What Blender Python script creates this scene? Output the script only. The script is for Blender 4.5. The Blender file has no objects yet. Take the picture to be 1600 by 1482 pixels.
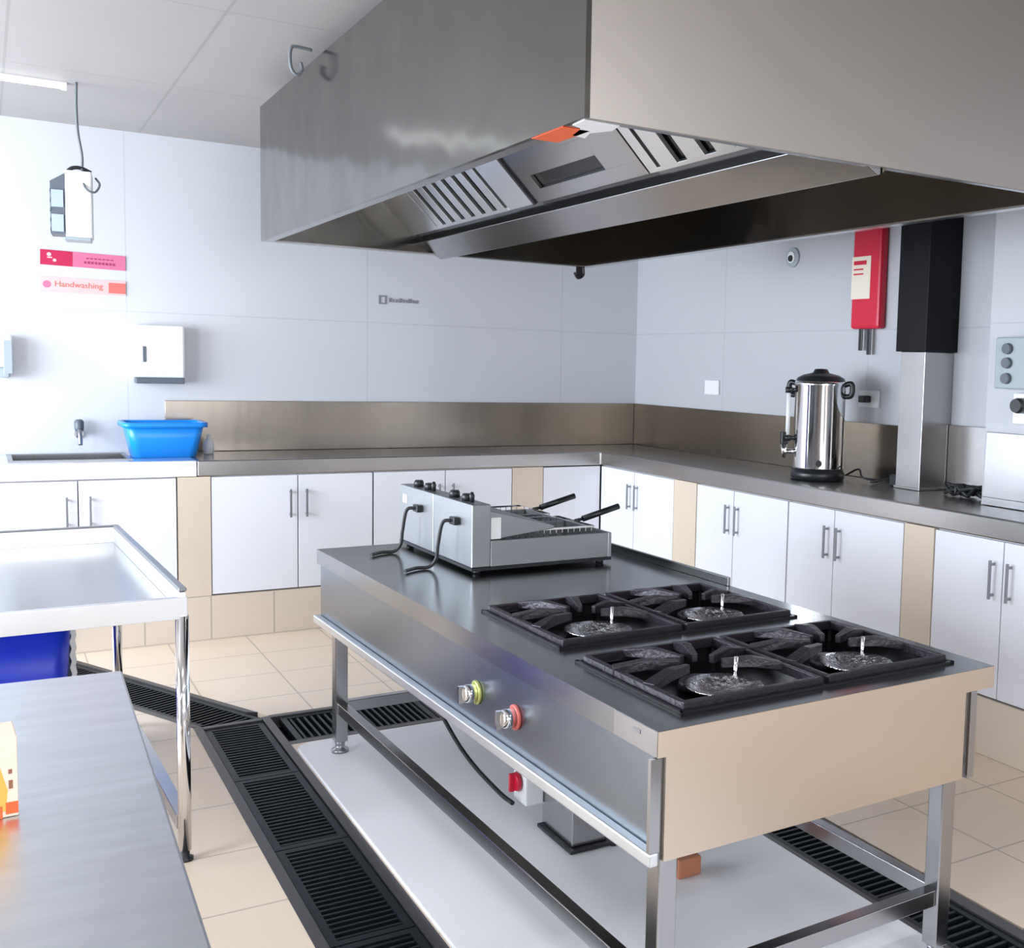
import bpy, bmesh, math, random
from mathutils import Vector, Matrix
random.seed(4)
PI=math.pi
S=bpy.context.scene
col=S.collection
# ---------------------------------------------------------------- camera
W_,H_=1600,1482
F=1696.1; CX=1064.3; CY=725.35; yaw=0.57221; pitch=0.08847; roll=0.02742
cy,sy=math.cos(yaw),math.sin(yaw); cp,sp=math.cos(pitch),math.sin(pitch)
fw=Vector((sy*cp,cy*cp,-sp)); rt=Vector((cy,-sy,0)); up=rt.cross(fw)
c_,s_=math.cos(roll),math.sin(roll)
r2=c_*rt+s_*up; u2=-s_*rt+c_*up
cd=bpy.data.cameras.new('camera'); cam=bpy.data.objects.new('camera',cd); col.objects.link(cam)
cam.matrix_world=Matrix(((r2.x,u2.x,-fw.x,0),(r2.y,u2.y,-fw.y,0),(r2.z,u2.z,-fw.z,1.4173),(0,0,0,1)))
cd.sensor_fit='HORIZONTAL'; cd.sensor_width=36; cd.lens=F*36/W_
cd.shift_x=(W_/2-CX)/W_; cd.shift_y=(CY-H_/2)/W_; cd.clip_start=.02
S.camera=cam
# ---------------------------------------------------------------- world, daylight, exposure
w=bpy.data.worlds.new('world'); S.world=w; w.use_nodes=True
bg=w.node_tree.nodes['Background']; bg.inputs[0].default_value=(.80,.88,1,1); bg.inputs[1].default_value=2.2
S.view_settings.view_transform='Standard'; S.view_settings.look='None'
S.view_settings.gamma=1; S.view_settings.exposure=0.27; S.view_settings.use_curve_mapping=False
def area(name,loc,rot,sx,sy_,power,color):
    l=bpy.data.lights.new(name,'AREA'); l.shape='RECTANGLE'; l.size=sx; l.size_y=sy_; l.energy=power; l.color=color
    o=bpy.data.objects.new(name,l); o.location=loc; o.rotation_euler=rot; col.objects.link(o); return o
# daylight entering through the left wall; fill lamp added in the unseen rear wall
area('window_daylight_left',(-2.36,4.75,1.5),(0,-PI/2,0),1.4,2.2,170,(.84,.92,1))
area('glass_door_daylight',(-2.36,2.55,1.05),(0,-PI/2,0),2.0,.95,80,(.86,.93,1))
area('rear_fill_light',(0.9,-2.36,1.55),(PI/2,0,0),3.6,1.5,42,(1,.96,.92))  # added fill light, placed in the unseen rear window opening

# ---------------------------------------------------------------- materials
M={}
def mat(name,color,rough=.5,metal=0,spec=.5,emit=None,es=0,bump=0,bscale=20,bstretch=(1,1,1),var=0,vscale=4,trans=0,alpha=1,coat=0):
    m=bpy.data.materials.new(name); m.use_nodes=True; nt=m.node_tree; b=nt.nodes['Principled BSDF']
    b.inputs['Base Color'].default_value=(*color,1); b.inputs['Roughness'].default_value=rough
    b.inputs['Metallic'].default_value=metal; b.inputs['Specular IOR Level'].default_value=spec
    b.inputs['Coat Weight'].default_value=coat
    if trans: b.inputs['Transmission Weight'].default_value=trans
    if alpha<1: b.inputs['Alpha'].default_value=alpha
    if emit: b.inputs['Emission Color'].default_value=(*emit,1); b.inputs['Emission Strength'].default_value=es
    if bump or var:
        tc=nt.nodes.new('ShaderNodeTexCoord'); mp=nt.nodes.new('ShaderNodeMapping'); mp.inputs['Scale'].default_value=bstretch
        nt.links.new(tc.outputs['Object'],mp.inputs[0])
    if bump:
        n=nt.nodes.new('ShaderNodeTexNoise'); n.inputs['Scale'].default_value=bscale; n.inputs['Detail'].default_value=3
        nt.links.new(mp.outputs[0],n.inputs['Vector'])
        bp=nt.nodes.new('ShaderNodeBump'); bp.inputs['Strength'].default_value=bump; bp.inputs['Distance'].default_value=.02
        nt.links.new(n.outputs['Fac'],bp.inputs['Height']); nt.links.new(bp.outputs[0],b.inputs['Normal'])
    if var:
        n=nt.nodes.new('ShaderNodeTexNoise'); n.inputs['Scale'].default_value=vscale; n.inputs['Detail'].default_value=4
        nt.links.new(mp.outputs[0],n.inputs['Vector'])
        mx=nt.nodes.new('ShaderNodeMix'); mx.data_type='RGBA'
        mx.inputs['A'].default_value=(*[c*(1-var) for c in color],1); mx.inputs['B'].default_value=(*[min(1,c*(1+var)) for c in color],1)
        nt.links.new(n.outputs['Fac'],mx.inputs['Factor']); nt.links.new(mx.outputs['Result'],b.inputs['Base Color'])
    M[name]=m; return m
def seamed(name,color,line,px=0,pz=0,ox=0,oz=0,axx='X',axz='Z',lw=.004,rough=.35,var=.02,coat=0,spec=.5):
    """flat panels or tiles with thin joints repeating along two object axes"""
    m=mat(name,color,rough,coat=coat,spec=spec); nt=m.node_tree; b=nt.nodes['Principled BSDF']
    tc=nt.nodes.new('ShaderNodeTexCoord'); sx=nt.nodes.new('ShaderNodeSeparateXYZ'); nt.links.new(tc.outputs['Object'],sx.inputs[0])
    def joint(ax,per,off):
        a=nt.nodes.new('ShaderNodeMath'); a.operation='SUBTRACT'; nt.links.new(sx.outputs[ax],a.inputs[0]); a.inputs[1].default_value=off
        p=nt.nodes.new('ShaderNodeMath'); p.operation='PINGPONG'; nt.links.new(a.outputs[0],p.inputs[0]); p.inputs[1].default_value=per/2
        l=nt.nodes.new('ShaderNodeMath'); l.operation='LESS_THAN'; nt.links.new(p.outputs[0],l.inputs[0]); l.inputs[1].default_value=lw
        return l
    outs=[]
    if px: outs.append(joint(axx,px,ox))
    if pz: outs.append(joint(axz,pz,oz))
    f=outs[0].outputs[0]
    if len(outs)>1:
        mxm=nt.nodes.new('ShaderNodeMath'); mxm.operation='MAXIMUM'; nt.links.new(outs[0].outputs[0],mxm.inputs[0]); nt.links.new(outs[1].outputs[0],mxm.inputs[1]); f=mxm.outputs[0]
    n=nt.nodes.new('ShaderNodeTexNoise'); n.inputs['Scale'].default_value=3; n.inputs['Detail'].default_value=5; nt.links.new(tc.outputs['Object'],n.inputs['Vector'])
    v=nt.nodes.new('ShaderNodeMix'); v.data_type='RGBA'; v.inputs['A'].default_value=(*[c*(1-var) for c in color],1); v.inputs['B'].default_value=(*[min(1,c*(1+var)) for c in color],1)
    nt.links.new(n.outputs['Fac'],v.inputs['Factor'])
    mx=nt.nodes.new('ShaderNodeMix'); mx.data_type='RGBA'; nt.links.new(v.outputs['Result'],mx.inputs['A']); mx.inputs['B'].default_value=(*line,1)
    nt.links.new(f,mx.inputs['Factor']); nt.links.new(mx.outputs['Result'],b.inputs['Base Color'])
    return m
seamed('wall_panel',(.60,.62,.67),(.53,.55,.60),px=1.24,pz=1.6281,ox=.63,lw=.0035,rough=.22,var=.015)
seamed('wall_panel_side_shaded',(.52,.535,.58),(.45,.465,.51),px=1.24,pz=1.6281,ox=.3,axx='Y',lw=.0035,rough=.22,var=.015)  # back wall panels again, with shade put into a darker colour
seamed('ceiling_board',(.37,.352,.348),(.30,.285,.28),px=.60,pz=1.2,ox=.1,oz=5.1,axz='Y',lw=.005,rough=.45,var=.05)
seamed('floor_tile',(.80,.66,.52),(.50,.42,.34),px=.36,pz=.36,ox=2.531,oz=2.48,axz='Y',lw=.0035,rough=.28,var=.07)
seamed('plinth_tile',(.70,.60,.50),(.42,.37,.31),px=.3,ox=.33,pz=.2223,lw=.003,rough=.3,var=.05)
seamed('plinth_tile_side',(.70,.60,.50),(.42,.37,.31),px=.3,axx='Y',ox=.1,pz=.2223,lw=.003,rough=.3,var=.05)
mat('beige_tile',(.68,.58,.47),.3,var=.05)
mat('steel',(.43,.43,.44),.20,1,bump=.03,bscale=3,var=.06,vscale=3)
mat('steel_top',(.32,.33,.335),.20,1,bump=.04,bscale=5,bstretch=(1,1,1),var=.08,vscale=4)
mat('steel_hood',(.155,.152,.142),.15,1,bump=1.0,bscale=1.3,var=.45,vscale=1.3)  # mottled tone painted in to imitate uneven reflections on the hood
mat('steel_floor_reflection',(.72,.605,.495),.42,1,bump=.05,bscale=1.2,var=.05,vscale=1.2)  # warm floor reflection painted into the steel colour of the range's near end
mat('steel_beige_reflection',(.50,.465,.43),.42,1,bump=.05,bscale=1.2,var=.05,vscale=1.2)  # lighter beige copy of the hood steel, bright reflection painted into the colour
mat('steel_blue_reflection',(.25,.285,.33),.24,1,bump=.05,bscale=2,var=.12,vscale=2.5)  # bluish reflection painted into the control panel's steel colour
mat('steel_dull',(.38,.40,.42),.42,1,var=.05)
mat('steel_splash',(.33,.295,.255),.22,1,bump=.10,bscale=3,bstretch=(1.5,1.5,.3),var=.35,vscale=1.6)
mat('steel_counter',(.45,.44,.435),.26,1,bump=.05,bscale=4,var=.06)
mat('steel_bright',(.80,.82,.84),.34,1,var=.04)
mat('steel_prep',(.64,.67,.71),.30,1,bump=.05,bscale=4,bstretch=(1,6,1),var=.12,vscale=5)
mat('chrome',(.80,.80,.82),.08,1)
mat('foil',(.86,.86,.88),.18,1,bump=.5,bscale=60)
mat('iron',(.035,.03,.04),.38,.5,bump=.15,bscale=80)
mat('black_pan',(.012,.012,.014),.22,.2)
mat('black_plastic',(.012,.014,.018),.35)
mat('black_gloss',(.004,.004,.007),.5,spec=.2)
mat('rubber',(.018,.02,.024),.6)
mat('grate',(.02,.027,.034),.42,.7)
mat('channel',(.012,.015,.018),.6)
mat('channel_frame',(.12,.12,.125),.4,.8)
mat('white_door',(.80,.82,.89),.30,var=.01)
mat('carcass',(.74,.75,.80),.5)
mat('handle',(.30,.31,.34),.3,.8)
mat('white_plastic',(.84,.86,.88),.35)
mat('slab',(.90,.91,.95),.42,var=.02)
mat('blue_bin',(.006,.035,.62),.32)
mat('blue_tub',(.01,.27,.85),.30)
mat('red',(.62,.01,.04),.4)
mat('crimson',(.50,.01,.07),.45)
mat('pink',(.66,.16,.30),.45)
mat('pale_pink',(.83,.50,.50),.45)
mat('dark_pink',(.38,.03,.12),.45)
mat('salmon',(.68,.16,.13),.45)
mat('cream_paper',(.82,.74,.62),.6)
mat('orange',(.90,.13,.03),.5)
mat('amber',(.85,.45,.08),.5)
mat('orange_brown',(.50,.20,.11),.6)
mat('brown_ink',(.30,.12,.06),.6)
mat('peach_paper',(.90,.72,.58),.55)
mat('white_paper',(.92,.93,.95),.5)
mat('grey_ink',(.22,.23,.27),.6)
mat('grey_plastic',(.36,.42,.46),.4)
mat('dark_grey_plastic',(.10,.12,.15),.4)
mat('yellow_ring',(.45,.47,.14),.3,.4)
mat('red_ring',(.60,.12,.10),.35)
mat('tube_glow',(1,1,1),.4,emit=(.95,.98,1),es=2.5)
mat('cable',(.015,.017,.02),.5)
mat('grey_cable',(.16,.18,.20),.5)
mat('window_frame',(.7,.7,.7),.4)
mat('dark_wood',(.10,.07,.05),.4)
g=mat('glass',(1,1,1),.02,trans=1); 
mat('uv_tube',(.45,.55,.68),.3)

# ---------------------------------------------------------------- mesh helper
class MB:
    def __init__(s): s.bm=bmesh.new()
    def poly(s,vs,fs,smooth=False):
        b=[s.bm.verts.new(v) for v in vs]
        for f in fs:
            try:
                fc=s.bm.faces.new([b[i] for i in f]); fc.smooth=smooth
            except ValueError: pass
        return s
    def box(s,x0,y0,z0,x1,y1,z1,m=None):
        x0,x1=sorted((x0,x1)); y0,y1=sorted((y0,y1)); z0,z1=sorted((z0,z1))
        v=[Vector(p) for p in ((x0,y0,z0),(x1,y0,z0),(x1,y1,z0),(x0,y1,z0),(x0,y0,z1),(x1,y0,z1),(x1,y1,z1),(x0,y1,z1))]
        if m: v=[m@p for p in v]
        return s.poly(v,[(0,3,2,1),(4,5,6,7),(0,1,5,4),(1,2,6,5),(2,3,7,6),(3,0,4,7)])
    def prism(s,pts,vec):
        n=len(pts); a=[Vector(p) for p in pts]; vec=Vector(vec)
        return s.poly(a+[p+vec for p in a],[tuple(range(n))[::-1],tuple(range(n,2*n))]+[(i,(i+1)%n,n+(i+1)%n,n+i) for i in range(n)])
    def loft(s,rings,closed_ends=True,smooth=True):
        n=len(rings[0]); vs=[v for r in rings for v in r]; fs=[]
        for k in range(len(rings)-1):
            for i in range(n): fs.append((k*n+i,k*n+(i+1)%n,(k+1)*n+(i+1)%n,(k+1)*n+i))
        b=[s.bm.verts.new(v) for v in vs]
        for f in fs:
            fc=s.bm.faces.new([b[i] for i in f]); fc.smooth=smooth
        if closed_ends:
            s.bm.faces.new([b[i] for i in range(n)][::-1]); s.bm.faces.new([b[len(vs)-n+i] for i in range(n)])
        return s
    def tube(s,path,r,seg=10,smooth=True):
        path=[Vector(p) for p in path]; rings=[]; prev=None
        for i,p in enumerate(path):
            t=(path[min(i+1,len(path)-1)]-path[max(i-1,0)]).normalized()
            if prev is None:
                a=Vector((0,0,1)) if abs(t.z)<.9 else Vector((1,0,0)); u=t.cross(a).normalized()
            else: u=(prev-t*prev.dot(t)).normalized()
            prev=u; v=t.cross(u)
            rr=r[i] if isinstance(r,(list,tuple)) else r
            rings.append([p+rr*(math.cos(2*PI*k/seg)*u+math.sin(2*PI*k/seg)*v) for k in range(seg)])
        return s.loft(rings,True,smooth)
    def lathe(s,prof,c=(0,0,0),seg=32,axis='Z',caps=True):
        rings=[]
        for r,z in prof:
            ring=[]
            for k in range(seg):
                a=2*PI*k/seg; x,y=r*math.cos(a),r*math.sin(a)
                p=(x,y,z) if axis=='Z' else ((z,x,y) if axis=='X' else (y,z,x))
                ring.append(Vector(p)+Vector(c))
            rings.append(ring)
        return s.loft(rings,caps,True)
    def build(s,name,material,parent=None,bevel=0,loc=None):
        bmesh.ops.remove_doubles(s.bm,verts=s.bm.verts,dist=1e-6)
        bmesh.ops.recalc_face_normals(s.bm,faces=s.bm.faces)
        me=bpy.data.meshes.new(name); s.bm.to_mesh(me); s.bm.free()
        me.materials.append(M[material] if isinstance(material,str) else material)
        o=bpy.data.objects.new(name,me); col.objects.link(o)
        if parent is not None: o.parent=parent
        if loc: o.location=loc
        if bevel:
            b=o.modifiers.new('bevel','BEVEL'); b.width=bevel; b.segments=2; b.limit_method='ANGLE'; b.angle_limit=math.radians(40)
        return o
def spline(pts,n=8):
    pts=[Vector(p) for p in pts]; out=[]
    P=[2*pts[0]-pts[1]]+pts+[2*pts[-1]-pts[-2]]
    for i in range(1,len(P)-2):
        for k in range(n):
            t=k/n; a,b,c,d=P[i-1],P[i],P[i+1],P[i+2]
            out.append(.5*((2*b)+(c-a)*t+(2*a-5*b+4*c-d)*t*t+(3*b-a-3*c+d)*t**3))
    out.append(pts[-1]); return out
def tag(o,label,cat,group=None):
    o['label']=label; o['category']=cat
    if group: o['group']=group
    return o
def thing(name,label,cat,loc=(0,0,0),rz=0,group=None):
    o=bpy.data.objects.new(name,None); col.objects.link(o); o.empty_display_size=.1
    o.location=loc; o.rotation_euler=(0,0,rz); return tag(o,label,cat,group)
def struct(o): o['kind']='structure'; return o
def copy_thing(root,loc=None,rz=None,label=None):
    r=root.copy(); col.objects.link(r)
    if loc is not None: r.location=loc
    if rz is not None: r.rotation_euler=(0,0,rz)
    if label: r['label']=label
    for ch in root.children:
        c=ch.copy(); col.objects.link(c); c.parent=r
        for g_ in ch.children:
            d=g_.copy(); col.objects.link(d); d.parent=c
    return r
def text_mesh(name,body,size,material,parent,matrix,ext=.0008):
    cu=bpy.data.curves.new(name,'FONT'); cu.body=body; cu.size=size; cu.extrude=ext; cu.align_x='LEFT'
    t=bpy.data.objects.new(name+'_curve',cu); col.objects.link(t)
    dg=bpy.context.evaluated_depsgraph_get(); me=bpy.data.meshes.new_from_object(t.evaluated_get(dg))
    bpy.data.objects.remove(t); me.materials.clear(); me.materials.append(M[material])
    me.transform(matrix); o=bpy.data.objects.new(name,me); col.objects.link(o); o.parent=parent; return o

# ---------------------------------------------------------------- room
XR,YB,ZC=3.664,6.279,2.535
XL,YN=-2.4,-2.4
T=.1
struct(MB().box(XL-T,YN-T,-.1,XR+T,YB+T,-.055).build('floor_screed','channel')); bpy.data.objects['floor_screed'].name='trim_1'
# tiled floor with the drain channels left open
o=bpy.data.objects['trim_1']
fl=MB()
X1,X2,X3,X4=.640,.918,1.962,2.225     # the left and the right drain channel
Y1,Y2=4.02,4.392                      # the cross channel
Z0=-.055
fl.box(X2,YN,Z0,X3,Y1,0)                               # between the channels
fl.box(X4,YN,Z0,XR,YB,0)                               # right of the right channel
fl.box(X2,Y2,Z0,X4,YB,0)                               # beyond the cross channel
# left of the left channel, cut by the diagonal branch
D0=(.640,4.37); D1=(.918,4.392)
dA=(-.02,5.72); dB=(.245,5.72)        # far end of the branch
fl.prism([(XL,YN,Z0),(X1,YN,Z0),(X1,D0[1],Z0),(dA[0],dA[1],Z0),(XL,dA[1],Z0)],(0,0,-Z0))
fl.prism([(dB[0],dB[1],Z0),(D1[0],D1[1],Z0),(X2,dB[1],Z0)],(0,0,-Z0))
fl.box(XL,dA[1],Z0,X2,YB,0)
struct(fl.build('floor','floor_tile'))
# white raised slab between the channels
sl=MB(); n=8; r=.07; a,b_,c,d_=.921,1.958,-.6,3.985
pts=[(a,c),(b_,c),(b_,d_)]
for k in range(n+1):
    t=PI/2+PI/2*k/n; pts.append((a+r+r*math.cos(t),d_-r+r*math.sin(t)))
sl.prism([(x,y,0.0005) for x,y in pts],(0,0,.012))
tag(sl.build('floor_panel','slab',bevel=.003),'flat white panel laid on the floor under the cooking range','panel')
struct(MB().box(XL-T,YN-T,ZC,XR+T,YB+T,ZC+T).build('ceiling','ceiling_board'))
struct(MB().box(XL-T,YB,-.05,XR+T,YB+T,ZC).build('wall_back','wall_panel'))
struct(MB().box(XR,YN-T,-.05,XR+T,YB,ZC).build('wall_right','wall_panel_side_shaded'))
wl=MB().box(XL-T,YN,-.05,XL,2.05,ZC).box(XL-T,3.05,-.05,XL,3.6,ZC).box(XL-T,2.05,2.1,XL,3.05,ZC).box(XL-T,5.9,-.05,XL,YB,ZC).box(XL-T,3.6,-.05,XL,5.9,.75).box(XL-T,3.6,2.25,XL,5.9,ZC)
struct(wl.build('wall_left','wall_panel_side_shaded'))
wn=MB().box(XL-T,YN-T,-.05,-.9,YN,ZC).box(2.7,YN-T,-.05,XR,YN,ZC).box(-.9,YN-T,-.05,2.7,YN,.8).box(-.9,YN-T,2.3,2.7,YN,ZC)
struct(wn.build('wall_near','wall_panel'))
wf=MB()
for y in (3.6,4.35,5.1,5.85): wf.box(XL-.07,y,.75,XL-.03,y+.05,2.25)
wf.box(XL-.07,3.6,.75,XL-.03,5.9,.8).box(XL-.07,3.6,2.2,XL-.03,5.9,2.25)
struct(wf.build('window_1','window_frame'))
wf=MB()
for x in (-.9,.28,1.47,2.65): wf.box(x,YN-.07,.8,x+.05,YN-.03,2.3)
wf.box(-.9,YN-.07,.8,2.7,YN-.03,.85).box(-.9,YN-.07,2.25,2.7,YN-.03,2.3)
struct(wf.build('window_2_added','window_frame'))  # unseen rear window, added as an opening for fill light
dr=MB().box(XL-.07,2.05,0,XL-.03,2.12,2.1).box(XL-.07,2.98,0,XL-.03,3.05,2.1).box(XL-.07,2.12,2.03,XL-.03,2.98,2.1).box(XL-.07,2.12,0,XL-.03,2.98,.08); struct(dr.build('door_2','window_frame'))
dr=MB().box(XL+.002,-.9,0,XL+.045,.05,2.05); struct(dr.build('door_1_added','dark_wood'))  # unseen dark door, added to show in the steel reflections
# pier with the switches, right edge of the picture
struct(MB().box(3.40,1.6,.9,XR-.001,3.02,ZC-.001).build('wall_pier','wall_panel_side_shaded')); bpy.data.objects['wall_pier'].name='wall_right_pier'
# plinths and tile piers under the worktop
CF=XR-.546; BF=YB-.546; ZK=.2223; ZB=.821
struct(MB().box(-2.39,BF,0,CF+.02,BF+.05,ZK).build('baseboard_back','plinth_tile'))
struct(MB().box(CF,1.0,0,CF+.05,BF-.001,ZK).build('baseboard_right','plinth_tile_side'))
k=2
for x0,x1 in ((.783,.932),(2.545,2.735),(-1.07,-.92)):
    struct(MB().box(x0,BF-.002,ZK+.001,x1,BF+.10,ZB-.002).build('trim_%d'%k,'beige_tile')); k+=1
for y0,y1 in ((4.683,4.901),(2.998,3.160),(1.9,2.05)):
    struct(MB().box(CF-.002,y0,ZK+.001,CF+.10,y1,ZB-.002).build('trim_%d'%k,'beige_tile')); k+=1

# ---------------------------------------------------------------- drains
def grate_mb(x0,y0,x1,y1,along='x',pitch=.026,bw=.009,fr=.022,z0=-.03,z1=-.004):
    m=MB()
    m.box(x0,y0,z0,x0+fr,y1,z1).box(x1-fr,y0,z0,x1,y1,z1).box(x0+fr,y0,z0,x1-fr,y0+fr,z1).box(x0+fr,y1-fr,z0,x1-fr,y1,z1)
    if along=='x':
        n=int((y1-y0-2*fr)/pitch)
        for i in range(n):
            y=y0+fr+(i+.5)*(y1-y0-2*fr)/n; m.box(x0+fr,y-bw/2,z0+.004,x1-fr,y+bw/2,z1-.002)
    else:
        n=int((x1-x0-2*fr)/pitch)
        for i in range(n):
            x=x0+fr+(i+.5)*(x1-x0-2*fr)/n; m.box(x-bw/2,y0+fr,z0+.004,x+bw/2,y1-fr,z1-.002)
    return m
def frame_box(x0,y0,x1,y1,wd=.024,h=.003):
    pass
G='cast drain grates in the left floor channel'
lab=['black grate of the left floor channel nearest the camera, at the picture bottom',
     'black grate of the left floor channel, second from the picture bottom',
     'dark grate in the middle of the left floor channel',
     'dark grate at the far end of the left floor channel, by the junction']
ys=[1.95,2.55,3.15,3.75,4.335]
for i in range(4):
    tag(grate_mb(X1+.034,ys[i]+.003,X2-.034,ys[i+1]-.003).build('drain_grate','grate'),lab[i],'drain grate',G)
tag(grate_mb(X1+.034,1.35,X2-.034,1.947).build('drain_grate','grate'),'black grate of the left floor channel, below the picture edge','drain grate',G)
G='cast drain grates in the right floor channel'
lab=['black grate of the right floor channel nearest the camera, right of the range leg','black grate of the right floor channel behind the near right range leg','dark grate of the right floor channel under the far half of the range']
ys=[1.45,2.05,2.75,3.45]
for i in range(3):
    tag(grate_mb(X3+.030,ys[i]+.003,X4-.056,ys[i+1]-.003,pitch=.028).build('drain_grate','grate'),lab[i],'drain grate',G)
tag(grate_mb(X2+.034,Y1+.034,1.5,Y2-.034,along='y').build('drain_grate','grate'),'black grate of the cross channel behind the far left range leg','drain grate','cast drain grates in the cross channel')
tag(grate_mb(1.506,Y1+.034,X4-.03,Y2-.034,along='y').build('drain_grate','grate'),'black grate of the cross channel under the fryer end of the range','drain grate','cast drain grates in the cross channel')
# diagonal branch: grate built along its own axis
ang=math.atan2(dA[1]-D0[1],dA[0]-D0[0])
L=math.hypot(dA[0]-D0[0],dA[1]-D0[1])
q=(Vector((dB[0],dB[1]))-Vector(D1)); 
dv=Vector((math.cos(ang),math.sin(ang))); nv=Vector((dv.y,-dv.x))
wd=(Vector(D1)-Vector(D0)).dot(nv)
dg_=grate_mb(-.25,.028,L-.03,wd-.028,along='y',pitch=.028)
mm=Matrix.Translation((D0[0],D0[1],0))@Matrix(((dv.x,nv.x,0,0),(dv.y,nv.y,0,0),(0,0,1,0),(0,0,0,1)))
bmesh.ops.transform(dg_.bm,matrix=mm,verts=dg_.bm.verts)
bmesh.ops.bisect_plane(dg_.bm,geom=dg_.bm.verts[:]+dg_.bm.edges[:]+dg_.bm.faces[:],plane_co=(.64,4.40,0),plane_no=(-.08,-1,0),clear_outer=True)
tag(dg_.build('drain_grate','grate'),'long black grate of the diagonal channel running to the sink side','drain grate')
fr=MB()
def strip(m,x0,y0,x1,y1,z=.002): m.box(x0,y0,-.045,x1,y1,z)
strip(fr,X1,-1,X1+.030,4.37); strip(fr,X2-.030,-1,X2-.0005,4.38)
tag(fr.build('channel_edging','channel_frame'),'grey metal edging strips along the left floor channel','drain edging')
fr=MB(); strip(fr,X3,-1,X3+.026,Y1); strip(fr,X4-.052,-1,X4-.012,Y2)
tag(fr.build('channel_edging','channel_frame'),'grey metal edging strips along the right floor channel','drain edging')
fr=MB(); strip(fr,X2,Y1,X3,Y1+.030); strip(fr,X2,Y2-.030,X4-.053,Y2)
tag(fr.build('channel_edging','channel_frame'),'grey metal edging strips along the cross channel behind the range','drain edging')
fr=MB()
for o_ in (0,wd-.024):
    bx=MB(); 
    p=[mm@Vector((.0 if o_ else .01,o_,-.045)),mm@Vector((L-.01,o_,-.045)),mm@Vector((L-.01,o_+.024,-.045)),mm@Vector((-.02 if not o_ else -.04,o_+.024,-.045))]
    fr.prism(p,(0,0,.047)); bx.bm.free()
tag(fr.build('channel_edging','channel_frame'),'grey metal edging strips along the diagonal floor channel','drain edging')
fr=MB(); fr.prism([(.672,4.337,-.044),(.886,4.345,-.044),(.886,4.372,-.044),(.672,4.364,-.044)],(0,0,.046))
tag(fr.build('channel_divider','channel_frame'),'dark crossbar where the left channel meets the diagonal channel','drain divider')

# ---------------------------------------------------------------- worktop, splashback
tp=MB()
tp.prism([(.872,BF-.004,ZB),(CF-.006,BF-.004,ZB),(CF-.006,1.0,ZB),(XR-.002,1.0,ZB),(XR-.002,YB-.002,ZB),(.872,YB-.002,ZB)],(0,0,.9-ZB))
tag(tp.build('worktop','steel_counter',bevel=.006),'long L-shaped stainless steel worktop over the white cabinets','worktop')
sp_=MB().box(.80,YB-.016,.9015,XR-.018,YB-.001,1.172)
tag(sp_.build('splashback','steel_splash',bevel=.002),'brownish steel splashback along the back wall','splashback')
sp_=MB().box(XR-.016,3.612,.9015,XR-.001,YB-.017,1.172)
tag(sp_.build('splashback','steel_splash',bevel=.002),'steel splashback on the right wall behind the water boiler','splashback')
sp_=MB().box(XR-.016,3.021,.9015,XR-.001,3.452,1.195)
tag(sp_.build('splashback','steel_counter',bevel=.002),'short grey steel splashback between the column and the wall pier','splashback')
sp_=MB().box(3.386,1.6,.9015,3.399,3.0,1.195).box(3.375,1.6,.9015,3.386,3.0,.935)
tag(sp_.build('splashback','steel',bevel=.002),'light steel splashback on the protruding pier under the switches','splashback')

# sink section
sk=thing('sink_counter','bright white-lit sink counter section at the left of the back wall','sink',(0,0,0))
bx0,bx1,by0,by1=.10,.585,5.83,6.20
m=MB().box(-1.6,BF-.004,.872,bx0,YB-.012,.9).box(bx1,BF-.004,.872,.870,YB-.012,.9).box(bx0,BF-.004,.872,bx1,by0,.9).box(bx0,by1,.872,bx1,YB-.012,.9)
m.box(-1.6,BF-.004,ZB,.870,BF+.012,.872)
m.build('counter_top','steel_bright',sk,bevel=.002)  # paler than the worktop steel, window glare put into the colour
m=MB()
m.box(bx0-.004,by0-.004,.70,bx0+.004,by1+.004,.899).box(bx1-.004,by0-.004,.70,bx1+.004,by1+.004,.899).box(bx0,by0-.004,.70,bx1,by0+.004,.899).box(bx0,by1-.004,.70,bx1,by1+.004,.899).box(bx0,by0,.695,bx1,by1,.703)
m.build('basin','steel',sk)
m=MB(); e=.014
m.box(bx0-e,by0-e,.9,bx1+e,by0+.006,.907).box(bx0-e,by1-.006,.9,bx1+e,by1+e,.907).box(bx0-e,by0,.9,bx0+.006,by1,.907).box(bx1-.006,by0,.9,bx1+e,by1,.907)
m.build('rim','handle',sk)
tap=thing('wall_tap','dark chrome tap above the sink basin on the white wall','tap',(.402,YB,.97))
MB().lathe([(.022,-.012),(.022,-.001)],(0,0,.03),16,'Y').build('wall_plate','chrome',tap)
MB().tube(spline([(0,-.01,.03),(0,-.05,.05),(0,-.09,.04),(0,-.11,-.02)]),.010,10).build('spout','handle',tap)
MB().lathe([(.018,-.03),(.022,-.015),(.022,.02),(.012,.03)],(0,-.04,.075),14,'Z').build('tap_handle','dark_grey_plastic',tap)
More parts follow.
